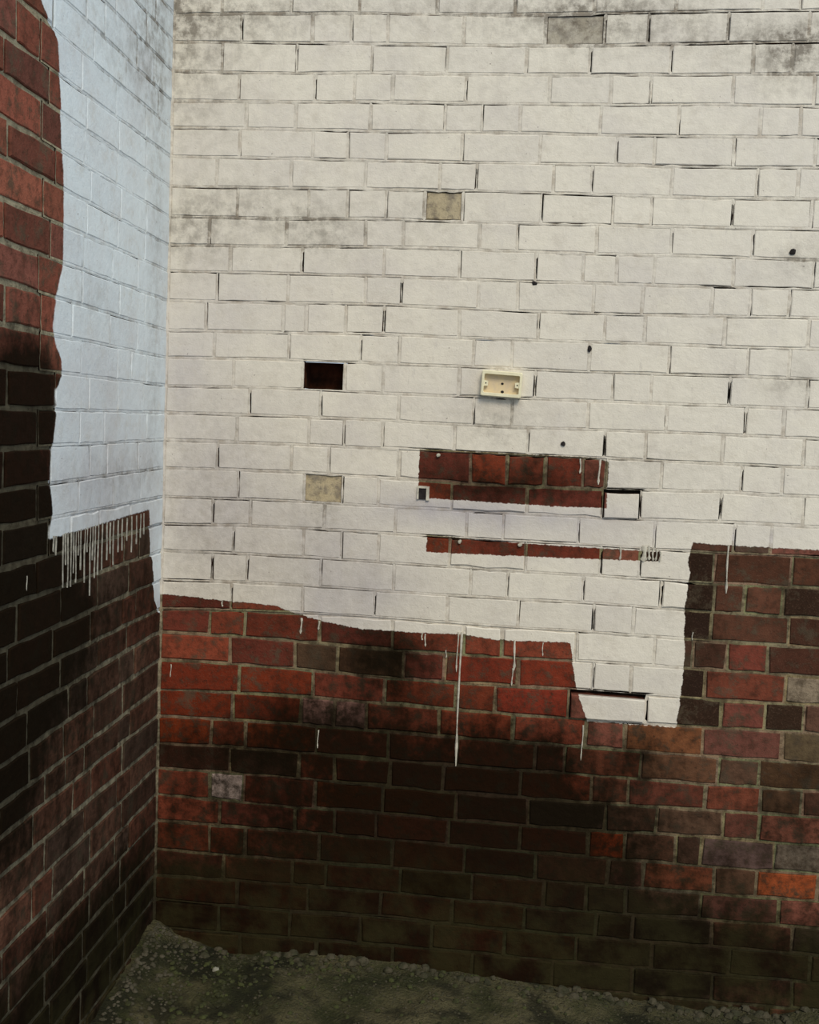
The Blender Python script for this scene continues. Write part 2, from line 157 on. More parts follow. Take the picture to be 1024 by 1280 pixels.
CRACKS_V = [(0.718, 2.1113, 0.006), (0.6684, 2.0222, 0.006), (1.1256, 1.848, 0.005), (1.694, 1.8572, 0.005), (1.7466, 1.7825, 0.006), (0.9296, 2.4546, 0.005), (1.6713, 2.3704, 0.005), (1.5019, 2.2825, 0.003), (1.731, 2.281, 0.003), (1.1132, 2.1969, 0.004), (0.2078, 2.8741, 0.003), (0.5403, 2.8755, 0.003), (0.4337, 2.7022, 0.003), (0.2054, 2.7, 0.003), (0.3779, 2.7827, 0.003), (0.4137, 2.2098, 0.004), (0.264, 1.785, 0.003), (0.4845, 1.7812, 0.003), (0.2262, 1.7104, 0.002), (0.5582, 1.7115, 0.003), (0.2269, 1.3286, 0.004), (0.1608, 1.2454, 0.005), (0.1582, 1.4369, 0.004), (0.2719, 1.2563, 0.004), (0.2239, 1.1663, 0.004), (0.6719, 1.1667, 0.004), (1.3342, 1.1924, 0.006), (1.5313, 1.2109, 0.004), (1.2996, 1.2631, 0.004), (1.0728, 1.2579, 0.003), (1.3459, 1.5057, 0.005), (1.3478, 1.3381, 0.004), (1.4628, 1.3441, 0.004), (1.2785, 1.3946, 0.003), (1.4535, 1.5109, 0.006), (1.7275, 1.4648, 0.003), (1.6879, 1.5102, 0.005), (1.7438, 1.5718, 0.003), (1.4695, 2.8016, 0.003), (1.7325, 2.4687, 0.003), (1.3431, 0.9785, 0.003), (0.1694, 1.5855, 0.003), (0.6016, 1.9295, 0.004), (1.3457, 1.684, 0.005), (1.1133, 1.71, 0.003), (1.3026, 0.885, 0.004), (1.5043, 0.8985, 0.004), (1.6094, 1.0756, 0.005), (1.2625, 2.4605, 0.003), (1.2406, 2.7888, 0.003), (0.8854, 2.7065, 0.003), (1.3272, 2.5412, 0.003), (1.2793, 2.8788, 0.004), (1.4018, 2.8793, 0.004), (1.6263, 2.8803, 0.004)]
CRACKS_H = [(2, 0.1308, 0.4461, 0.003), (1, 1.2612, 1.8729, 0.005), (2, 1.5148, 1.8788, 0.007), (3, 0.231, 0.4491, 0.002), (18, 0.1549, 0.4307, 0.003), (19, 0.0046, 0.1495, 0.004), (20, 0.1518, 0.2278, 0.004), (21, 0.0035, 0.1542, 0.005), (14, 0.37, 0.4318, 0.004), (12, 0.3277, 0.6699, 0.002), (7, 0.7609, 0.8914, 0.003), (8, 0.7168, 0.8479, 0.004), (10, 0.9028, 1.2672, 0.003), (10, 1.6236, 1.6849, 0.009), (17, 1.3506, 1.4581, 0.01), (18, 1.3505, 1.456, 0.004), (24, 1.2997, 1.502, 0.011), (25, 1.3043, 1.5046, 0.004), (16, 0.7901, 1.3175, 0.004), (19, 0.8251, 1.4608, 0.005), (19, 1.4749, 1.6057, 0.004), (20, 1.473, 1.611, 0.005), (6, 0.6502, 1.3069, 0.002), (15, 1.3107, 1.5111, 0.003), (14, 0.9084, 0.942, 0.005), (14, 1.0849, 1.1086, 0.005), (13, 0.424, 0.576, 0.005), (14, 0.4071, 0.5792, 0.005), (9, 0.3639, 0.6045, 0.004), (12, 0.5485, 0.6699, 0.003), (9, 1.6184, 1.8663, 0.004), (5, 1.371, 1.5527, 0.003), (5, 1.7991, 1.8966, 0.004), (1, 0.6338, 0.7872, 0.003), (4, 1.3206, 1.5248, 0.003), (12, 1.6568, 1.8831, 0.002), (13, 1.1044, 1.3391, 0.003), (34, 0.0425, 0.2307, 0.004), (33, 0.0325, 0.1893, 0.006), (8, 0.0453, 0.2434, 0.003), (22, 0.0107, 0.253, 0.003), (28, 0.37, 0.6483, 0.003)]
SOCKET = (1.0289, 1.8478)
HOLE = (1.219, 1.6787)
PLUGA = (0.8488, 1.6295)
PLUGB = (0.9252, 1.3717)
PLUGC = (1.1058, 1.3713)
DASH = (1.645, 2.5415)
CHIPA = (1.2819, 1.9616)
CHIPB = (1.8447, 2.2565)
CHIPC = (1.1109, 2.1479)
NICHE = (0.8076, 1.5141)
# socket size 0.12960000000000005 0.07820000000000005
# cam [1388.1115648556474, 0.10058927098496048, -0.07990268888487312, -0.040321681216390404, 1.1054142453516276, 3.336722365995086, 1.2874847201080812, 0.22569642970378243]
ZO = 1.7225152798919185
OVER_BACK = [(0.5102, 0.8117, 150, 112, 102, 0), (0.6078, 0.8183, 140, 104, 95, 0), (0.2254, 0.5619, 200, 178, 168, 0), (1.9539, 0.3861, 160, 80, 46, 0), (1.4159, 0.4663, 165, 66, 32, 0), (1.9486, 0.9933, 132, 118, 100, 0), (1.7778, 0.9532, 115, 62, 45, 0), (1.8542, 0.4817, 95, 75, 70, 0), (1.9814, 0.4994, 110, 98, 85, 0), (0.834, 2.3695, 165, 150, 118, 0.8), (0.5011, 1.5145, 172, 155, 118, 0.8), (1.2153, 2.8785, 160, 152, 135, 0.6), (0.4935, 1.0068, 78, 60, 46, 0), (0.6336, 0.998, 70, 50, 36, 0), (0.9954, 0.3358, 90, 60, 30, 0), (0.1313, 0.9084, 110, 46, 30, 0), (0.335, 0.9214, 112, 48, 30, 0), (0.1336, 0.8194, 108, 44, 26, 0), (0.3376, 0.833, 104, 44, 28, 0), (0.1104, 0.7207, 114, 48, 25, 0), (0.3401, 0.7519, 110, 48, 25, 0), (0.6127, 0.889, 120, 60, 46, 0), (1.003, 0.9864, 118, 50, 34, 0), (1.1725, 0.9873, 118, 50, 34, 0), (1.1773, 0.889, 124, 50, 36, 0), (0.9776, 1.012, 110, 46, 32, 0), (1.4063, 0.6451, 108, 64, 48, 0), (1.5897, 0.7696, 120, 76, 50, 0), (1.7899, 0.7594, 112, 68, 48, 0), (1.5864, 0.6214, 104, 58, 46, 0), (1.7867, 0.6244, 116, 64, 48, 0), (1.6456, 1.3299, 48, 34, 27, 0), (1.6506, 1.2465, 46, 33, 26, 0), (1.6491, 1.1552, 46, 33, 27, 0), (1.666, 1.067, 72, 48, 38, 0), (1.6427, 0.988, 46, 33, 27, 0), (1.6533, 0.889, 50, 36, 28, 0), (1.8968, 0.9055, 52, 38, 29, 0), (1.9086, 1.0772, 74, 46, 36, 0), (1.7819, 1.0742, 112, 58, 47, 0), (1.7751, 0.9966, 108, 58, 44, 0), (1.7813, 0.8977, 112, 64, 54, 0), (1.7654, 1.3364, 78, 50, 38, 0), (1.9256, 1.3402, 88, 56, 42, 0), (1.725, 1.2435, 84, 54, 42, 0), (1.8173, 1.244, 96, 62, 48, 0), (1.9319, 1.2457, 52, 37, 29, 0), (1.7881, 1.1586, 88, 57, 44, 0), (1.9493, 1.1562, 70, 46, 36, 0), (1.5948, 0.3933, 124, 68, 48, 0), (1.9256, 0.8178, 92, 78, 58, 0), (1.9196, 0.7322, 72, 52, 36, 0), (1.9136, 0.6463, 80, 58, 42, 0), (1.6497, 0.5521, 88, 66, 52, 0), (1.5594, 0.4703, 92, 62, 48, 0), (1.4362, 0.5353, 78, 54, 42, 0), (1.8121, 0.404, 90, 64, 50, 0), (1.641, 0.6995, 98, 68, 50, 0), (1.8054, 0.6994, 92, 68, 54, 0), (1.4248, 0.7455, 104, 58, 42, 0), (0.19, 0.6313, 60, 34, 26, 0), (0.3938, 0.6589, 56, 36, 28, 0), (0.9233, 0.5711, 100, 44, 22, 0), (0.6005, 0.5338, 105, 46, 22, 0)]
GROUND_LINE = [(-0.0034, 0.02), (0.2843, 0.0276), (0.5419, 0.0327), (0.7454, 0.0332), (1.0958, 0.032), (1.2934, 0.0222), (1.4414, -0.0073), (2.0149, -0.0054)]
P = 0.086                                # course height

def lin(c):
    c = c / 255.0
    return c / 12.92 if c <= 0.04045 else ((c + 0.055) / 1.055) ** 2.4

def interp(pts, u):
    if u <= pts[0][0]: return pts[0][1]
    for (a, b), (c, d) in zip(pts, pts[1:]):
        if u <= c: return b + (d - b) * (u - a) / max(1e-9, c - a)
    return pts[-1][1]

def vnoise(x, y, s=1.0, seed=0.0):
    return mnoise.noise(Vector((x * s + seed, y * s - seed, seed * 1.7)))

def blobs(lst, u, z):
    t = 0.0
    for (bu, bz, ru, rz, s) in lst:
        d = ((u - bu) / ru) ** 2 + ((z - bz) / rz) ** 2
        if d < 6: t += s * math.exp(-d)
    return t

def smooth(a, b, x):
    t = max(0.0, min(1.0, (x - a) / (b - a)))
    return t * t * (3 - 2 * t)

def in_poly(pts, u, z):
    r = False
    n = len(pts)
    for i in range(n):
        (a, b), (c, d) = pts[i], pts[(i + 1) % n]
        if (b > z) != (d > z) and u < (c - a) * (z - b) / (d - b) + a: r = not r
    return r

# ---------------------------------------------------------------- shader building
class NT:
    def __init__(s, mat):
        s.t = mat.node_tree; s.n = s.t.nodes
    def put(s, inp, v):
        if hasattr(v, 'is_output'): s.t.links.new(v, inp)
        else: inp.default_value = v
    def m(s, op, a, b=None, c=None, clamp=False):
        n = s.n.new('ShaderNodeMath'); n.operation = op; n.use_clamp = clamp
        for i, v in enumerate((a, b, c)):
            if v is not None: s.put(n.inputs[i], v)
        return n.outputs[0]
    def add(s, a, b): return s.m('ADD', a, b)
    def sub(s, a, b): return s.m('SUBTRACT', a, b)
    def mul(s, a, b): return s.m('MULTIPLY', a, b)
    def step(s, x, a, b):
        n = s.n.new('ShaderNodeMapRange'); n.interpolation_type = 'SMOOTHSTEP'
        s.put(n.inputs[0], x); s.put(n.inputs[1], a); s.put(n.inputs[2], b)
        return n.outputs[0]
    def mix(s, f, a, b):
        n = s.n.new('ShaderNodeMix'); n.data_type = 'RGBA'
        s.put(n.inputs[0], f); s.put(n.inputs[6], a); s.put(n.inputs[7], b)
        return n.outputs[2]
    def noise(s, vec, scale, detail=3.0, rough=0.55):
        n = s.n.new('ShaderNodeTexNoise')
        s.t.links.new(vec, n.inputs['Vector'])
        n.inputs['Scale'].default_value = scale; n.inputs['Detail'].default_value = detail
        n.inputs['Roughness'].default_value = rough
        return n.outputs[0]
    def scaled(s, vec, x, y, z):
        n = s.n.new('ShaderNodeVectorMath'); n.operation = 'MULTIPLY'
        s.t.links.new(vec, n.inputs[0]); n.inputs[1].default_value = (x, y, z)
        return n.outputs[0]
    def curve(s, x, pts, x0, x1, y0, y1):
        n = s.n.new('ShaderNodeFloatCurve')
        cv = n.mapping.curves[0]
        P_ = [((a - x0) / (x1 - x0), (b - y0) / (y1 - y0)) for a, b in pts]
        while len(cv.points) < len(P_): cv.points.new(0.5, 0.5)
        for q, (a, b) in zip(cv.points, P_):
            q.location = (min(1, max(0, a)), min(1, max(0, b))); q.handle_type = 'VECTOR'
        n.mapping.update()
        s.put(n.inputs['Value'], s.m('DIVIDE', s.sub(x, x0), x1 - x0, clamp=True))
        return s.add(s.mul(n.outputs[0], y1 - y0), y0)
    def attr(s, name):
        n = s.n.new('ShaderNodeAttribute'); n.attribute_name = name
        return n
    def sep(s, c):
        n = s.n.new('ShaderNodeSeparateColor'); s.t.links.new(c, n.inputs[0]); return n.outputs

def new_mat(name):
    m = bpy.data.materials.new(name); m.use_nodes = True
    m.node_tree.nodes.clear()
    g = NT(m)
    b = g.n.new('ShaderNodeBsdfPrincipled')
    o = g.n.new('ShaderNodeOutputMaterial')
    g.t.links.new(b.outputs[0], o.inputs[0])
    geo = g.n.new('ShaderNodeNewGeometry')
    return m, g, b, geo.outputs['Position']

def bump(g, b, h, strength, dist):
    n = g.n.new('ShaderNodeBump')
    g.put(n.inputs['Strength'], strength); n.inputs['Distance'].default_value = dist
    g.put(n.inputs['Height'], h); g.t.links.new(n.outputs[0], b.inputs['Normal'])

def soft_box(g, u, z, poly):
    """inside a four-sided patch given by two sloping lines (top, bottom) and two ends"""
    top, bot, u0, u1 = poly
    e = 0.0016
    zt = g.curve(u, top, 0.0, 3.0, 0.0, 3.2)
    zb = g.curve(u, bot, 0.0, 3.0, 0.0, 3.2)
    f = g.mul(g.step(g.sub(zt, z), -e, e), g.step(g.sub(z, zb), -e, e))
    return g.mul(f, g.mul(g.step(u, u0 - e, u0 + e), g.step(u, u1 + e, u1 - e)))

def wall_material(name, side, mortar):
    m, g, b, pos = new_mat(name)
    sx = g.n.new('ShaderNodeSeparateXYZ'); g.t.links.new(pos, sx.inputs[0])
    X, Y, Z = sx.outputs
    U = X if side == 'back' else Y
    n1 = g.noise(pos, 38, 2); n2 = g.noise(pos, 190, 2)
    d1 = g.add(g.mul(g.sub(n1, 0.5), 0.012), g.mul(g.sub(n2, 0.5), 0.006))
    n3 = g.noise(g.scaled(pos, 1.3, 1.3, 0.5), 55, 2)
    d2 = g.add(g.mul(g.sub(n3, 0.5), 0.010), g.mul(g.sub(n2, 0.5), 0.005))
    u, z = g.add(U, d1), g.add(Z, d2)
    if side == 'back':
        zb = g.curve(u, PAINT_SHELF, -0.05, 2.05, 0.6, 2.0)
        paint = g.step(g.sub(z, zb), -0.0015, 0.0015)
        ul = g.curve(z, [(q[1], q[0]) for q in reversed(TONGUE_LEFT)], 0.8, 1.5, 1.0, 2.0)
        ur = g.curve(z, [(q[1], q[0]) for q in reversed(TONGUE_RIGHT)], 0.8, 1.7, 1.0, 2.0)
        tongue = g.mul(g.mul(g.step(g.sub(u, ul), -0.0012, 0.0012), g.step(g.sub(ur, u), -0.0012, 0.0012)),
                       g.mul(g.step(g.sub(z, TONGUE_FOOT), -0.0015, 0.0015), g.step(z, 1.55, 1.549)))
        paint = g.m('MAXIMUM', paint, tongue)
        a = PATCH_A; c = PATCH_B
        pa = soft_box(g, u, z, ([a[0], a[1], a[2]], [a[6], a[5], a[4]], a[7][0], a[3][0]))
        pb = soft_box(g, u, z, ([c[0], c[1], c[2], c[3]], [c[7], c[6], c[5], c[4]], c[0][0], c[4][0]))
        paint = g.mul(paint, g.mul(g.sub(1.0, pa), g.sub(1.0, pb)))
    else:
        ue = g.curve(z, [(q[1], q[0]) for q in reversed(PAINT_LEFT_EDGE)], 0.9, 3.4, -1.2, 0.0)
        zf = g.curve(u, PAINT_LEFT_FOOT, -1.2, 0.05, 0.9, 2.0)
        paint = g.mul(g.step(g.sub(u, ue), -0.004, 0.004), g.step(g.sub(z, zf), -0.002, 0.002))
    base = g.attr('base').outputs['Color']
    ma = g.attr('mask')
    r, gg, bl = g.sep(ma.outputs['Color'])[:3]
    bare = ma.outputs['Alpha']
    nb = g.noise(pos, 30, 5, 0.65); nf = g.noise(pos, 240, 3, 0.6); ns = g.noise(g.scaled(pos, 1, 1, 0.45), 11, 4, 0.6)
    col = g.mix(g.mul(g.step(nb, 0.40, 0.70), 0.60), base, (0.045, 0.024, 0.016, 1))
    col = g.mix(g.mul(g.step(nf, 0.50, 0.8), 0.40), col, (0.20, 0.115, 0.075, 1))
    col = g.mix(g.mul(g.step(g.noise(pos, 70, 4, 0.7), 0.56, 0.70), 0.55), col, (0.030, 0.020, 0.014, 1))
    smear = g.step(g.noise(pos, 15, 6, 0.72), 0.50, 0.66)
    if not mortar:      # old mortar smeared over the faces
        col = g.mix(g.mul(smear, 0.58), col, (0.125, 0.098, 0.066, 1))
    else:               # and joints choked with dirt
        col = g.mix(g.mul(g.step(g.noise(pos, 13, 5, 0.7), 0.48, 0.66), 0.6 if side == 'back' else 0.2), col, (0.050, 0.040, 0.026, 1))
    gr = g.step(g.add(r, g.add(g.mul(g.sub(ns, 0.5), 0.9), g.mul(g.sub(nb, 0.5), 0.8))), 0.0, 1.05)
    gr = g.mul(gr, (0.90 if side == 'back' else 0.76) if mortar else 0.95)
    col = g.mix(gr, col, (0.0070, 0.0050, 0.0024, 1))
    # green algae near the ground
    alg = g.mul(g.step(Z, 0.52, 0.05), g.step(g.noise(pos, 9, 5, 0.6), 0.36, 0.62))
    col = g.mix(g.mul(alg, 0.6), col, (0.036, 0.032, 0.013, 1))
    # the white paint, thin and lilac in places, soiled in others
    white = (0.83, 0.775, 0.67, 1) if side == 'back' else (0.80, 0.88, 0.925, 1)  # left white is bluer and lighter: skylight put into the paint colour
    pc = g.mix(g.m('MULTIPLY', bl, g.add(0.35, ns), clamp=True), white, (0.50, 0.47, 0.50, 1))
    pc = g.mix(g.mul(g.step(g.noise(pos, 4, 5, 0.65), 0.42, 0.70), 0.35), pc, (0.60, 0.55, 0.53, 1))
    pc = g.mix(g.mul(g.step(g.noise(pos, 14, 6, 0.72), 0.50, 0.70), 0.28), pc, (0.52, 0.46, 0.37, 1))
    pc = g.mix(g.mul(g.step(g.noise(g.scaled(pos, 2.2, 2.2, 0.6), 30, 3, 0.7), 0.58, 0.72), 0.22), pc, (0.48, 0.44, 0.42, 1))
    tone = g.attr('base').outputs['Alpha']
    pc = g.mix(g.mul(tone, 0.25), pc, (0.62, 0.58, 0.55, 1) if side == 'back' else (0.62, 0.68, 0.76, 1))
    dn = g.noise(pos, 26, 5, 0.7)
    dirt = g.m('MULTIPLY', gg, g.add(0.25, g.mul(g.step(dn, 0.35, 0.68), 1.1)), clamp=True)
    pc = g.mix(g.mul(dirt, 0.85), pc, (0.17, 0.145, 0.115, 1))
    if mortar:
        pc = g.mix(g.mul(g.step(g.noise(pos, 21, 4, 0.7), 0.46, 0.64), 0.42 if side == 'back' else 0.15), pc, (0.34, 0.27, 0.20, 1))
    sp = g.step(g.noise(pos, 95, 2, 0.5), 0.725, 0.77)
    pc = g.mix(g.mul(sp, 0.7), pc, (0.16, 0.13, 0.12, 1))
    skin = g.step(Y, 0.009, 0.005) if side == 'back' else g.step(X, -0.009, -0.005)   # paint never got into the joints
    f = g.mul(g.mul(paint, skin), g.sub(1.0, bare))
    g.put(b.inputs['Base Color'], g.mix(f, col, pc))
    g.put(b.inputs['Roughness'], g.sub(0.97, g.mul(f, 0.2)))
    g.put(b.inputs['Specular IOR Level'], g.add(0.03, g.mul(f, 0.2)))
    h = g.add(g.mul(nb, 0.8), g.add(g.mul(nf, 0.3), g.add(g.mul(f, 0.4), g.mul(n1, 0.9))))
    bump(g, b, h, g.sub(0.62, g.mul(f, 0.30)), 0.006)
    return m

BM = {}
for side in ('back', 'left'):
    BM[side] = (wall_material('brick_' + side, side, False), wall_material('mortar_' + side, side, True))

def simple_mat(name, c1, c2, scale, rough=0.7, bstr=0.3, bdist=0.002, spec=0.3):
    m, g, b, pos = new_mat(name)
    n = g.noise(pos, scale, 4, 0.6)
    g.put(b.inputs['Base Color'], g.mix(g.step(n, 0.35, 0.65), c1 + (1,), c2 + (1,)))
    b.inputs['Roughness'].default_value = rough
    b.inputs['Specular IOR Level'].default_value = spec
    bump(g, b, g.noise(pos, scale * 4, 3), bstr, bdist)
    return m

M_DRIP = simple_mat('paint_run', (0.66, 0.62, 0.52), (0.46, 0.43, 0.36), 60, 0.5)
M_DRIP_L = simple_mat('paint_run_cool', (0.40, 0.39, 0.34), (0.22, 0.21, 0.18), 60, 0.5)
M_CREAM = simple_mat('cream_plastic', (0.90, 0.84, 0.60), (0.82, 0.76, 0.53), 40, 0.45, 0.1, 0.001, 0.4)
M_CREAMIN = simple_mat('dirty_cream_plastic', (0.74, 0.60, 0.38), (0.66, 0.54, 0.38), 45, 0.6, 0.2, 0.001)
M_DARK = simple_mat('hole_shade_and_chip', (0.015, 0.012, 0.012), (0.03, 0.025, 0.025), 50, 0.9)  # near-black for chips; also paints the shade inside holes on flat pieces
M_PLUG = simple_mat('wall_plug', (0.55, 0.52, 0.42), (0.40, 0.37, 0.30), 80, 0.6)
M_STONE = simple_mat('mossy_stone', (0.070, 0.060, 0.038), (0.034, 0.034, 0.017), 25, 0.9, 0.6, 0.004)
M_PALE = simple_mat('mortar_rubble', (0.085, 0.075, 0.052), (0.040, 0.037, 0.021), 20, 0.95, 0.6, 0.004)
M_MOSS = simple_mat('moss', (0.055, 0.062, 0.020), (0.030, 0.030, 0.014), 30, 0.95, 0.6, 0.004)

# ---------------------------------------------------------------- mesh helpers
def link(name, verts, faces, mat, parent=None, attrs=None, origin=None, smooth_=False):
    me = bpy.data.meshes.new(name)
    if origin is not None:
        verts = [(v[0] - origin[0], v[1] - origin[1], v[2] - origin[2]) for v in verts]
    me.from_pydata(verts, [], faces)
    me.materials.append(mat)
    if attrs:
        for an, data in attrs.items():
            a = me.attributes.new(an, 'FLOAT_COLOR', 'POINT')
            a.data.foreach_set('color', [c for d in data for c in d])
    if smooth_:
        me.polygons.foreach_set('use_smooth', [True] * len(me.polygons))
    me.update()
    o = bpy.data.objects.new(name, me)
    C.objects.link(o)
    if origin is not None: o.location = origin
    if parent: o.parent = parent
    return o

def tag(o, label=None, cat=None, group=None, kind=None):
    if label: o['label'] = label
    if cat: o['category'] = cat
    if group: o['group'] = group
    if kind: o['kind'] = kind
    return o

class Wall:
    """n runs out of the wall towards the yard; u along it (to the right as seen), z up"""
    def __init__(s, side):
        s.side = side
    def w(s, u, z, n):
        return (u, -n, z) if s.side == 'back' else (n, u, z)
    def painted(s, u, z):
        if s.side == 'back':
            return (z > interp(PAINT_SHELF, u) or (TONGUE_FOOT < z < 1.55 and interp([(q[1], q[0]) for q in reversed(TONGUE_LEFT)], z) < u < interp([(q[1], q[0]) for q in reversed(TONGUE_RIGHT)], z))) and not in_poly(PATCH_A, u, z) and not in_poly(PATCH_B, u, z)
        return u > interp([(q[1], q[0]) for q in reversed(PAINT_LEFT_EDGE)], z) and z > interp(PAINT_LEFT_FOOT, u)
    def mask(s, u, z, bare=0.0, km=1.0, kd=0.0):
        if s.side == 'back':
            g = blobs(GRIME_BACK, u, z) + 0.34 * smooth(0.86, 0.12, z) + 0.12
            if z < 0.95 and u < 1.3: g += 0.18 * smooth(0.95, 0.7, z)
            g += 0.30 * smooth(0.36, 0.10, z)  # extra darkening near the ground: lens vignetting put into the grime
            d = blobs(DIRT_BACK, u, z) + 0.07
            t = blobs(THIN_BACK, u, z)
        else:
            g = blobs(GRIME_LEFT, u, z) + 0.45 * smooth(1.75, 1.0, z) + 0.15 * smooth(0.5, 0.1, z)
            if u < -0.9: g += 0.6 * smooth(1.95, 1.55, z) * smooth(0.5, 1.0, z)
            d = blobs(DIRT_LEFT, u, z) + 0.03
            t = blobs(THIN_LEFT, u, z)
        return (min(1.5, g), min(1.2, d * km + kd), min(1.0, t), bare)

BROWN = [(90, 64, 52), (84, 60, 49), (98, 66, 53), (82, 64, 54), (92, 58, 46)]
DULL = [(126, 74, 60), (116, 70, 58), (132, 80, 64), (112, 70, 60)]
PALETTE = [(122, 58, 42), (110, 52, 38), (132, 66, 48), (100, 50, 40), (116, 54, 36)]

def albedo(rgb, k=1.2):
    return tuple(min(0.9, lin(c) * k) for c in rgb) + (0.0,)

def brick_mesh(W, q, n0, bev, rnd, jit):
    """q: corners (u,z) bottom-left, bottom-right, top-right, top-left of the face outline"""
    bl, br, tr, tl = q
    V = []
    def lerp(a, b, t): return (a[0] + (b[0] - a[0]) * t, a[1] + (b[1] - a[1]) * t)
    ts = (0.0, 0.22, 0.5, 0.78, 1.0)
    j = lambda s: rnd.uniform(-s, s)
    outer = [lerp(bl, br, t) for t in ts] + [lerp(tr, tl, t) for t in ts]
    cu = sum(p[0] for p in q) / 4; cz = sum(p[1] for p in q) / 4
    ring, front = [], []
    for i, (u, z) in enumerate(outer):
        mid = i in (1, 2, 3, 6, 7, 8)
        u2 = u + j(jit); z2 = z + j(jit)
        ring.append((u2, z2))
        bu = bev * (1.0 + j(0.4)); bz = bev * (1.0 + j(0.35))
        front.append((u2 + (0 if mid else (bu if u < cu else -bu)), z2 + (bz if z < cz else -bz)))
    tu, tz = j(0.006), j(0.02)
    for (u, z) in front: V.append((u, z, n0 + (u - cu) * tu + (z - cz) * tz + j(0.0006)))
    for (u, z) in ring: V.append((u, z, n0 - bev * 0.9))
    for (u, z) in ring: V.append((u, z, -0.062))
    F = [(0, 1, 8, 9), (1, 2, 7, 8), (2, 3, 6, 7), (3, 4, 5, 6)]
    for i in range(10):
        k = (i + 1) % 10
        F.append((10 + i, 10 + k, k, i))
        F.append((20 + i, 20 + k, 10 + k, 10 + i))
    return V, F

def in_frame_area(W, q):
    pts = []
    for (u, z) in q:
        d = R3.transposed() @ (Vector(W.w(u, z, 0)) - CAM_LOC)
        if d.y < 0.1: return 0
        pts.append((512 + F_PX * d.x / d.y, 640 - F_PX * d.z / d.y))
    x0 = max(0, min(p[0] for p in pts)); x1 = min(1024, max(p[0] for p in pts))
    y0 = max(0, min(p[1] for p in pts)); y1 = min(1280, max(p[1] for p in pts))
    return max(0, x1 - x0) * max(0, y1 - y0)

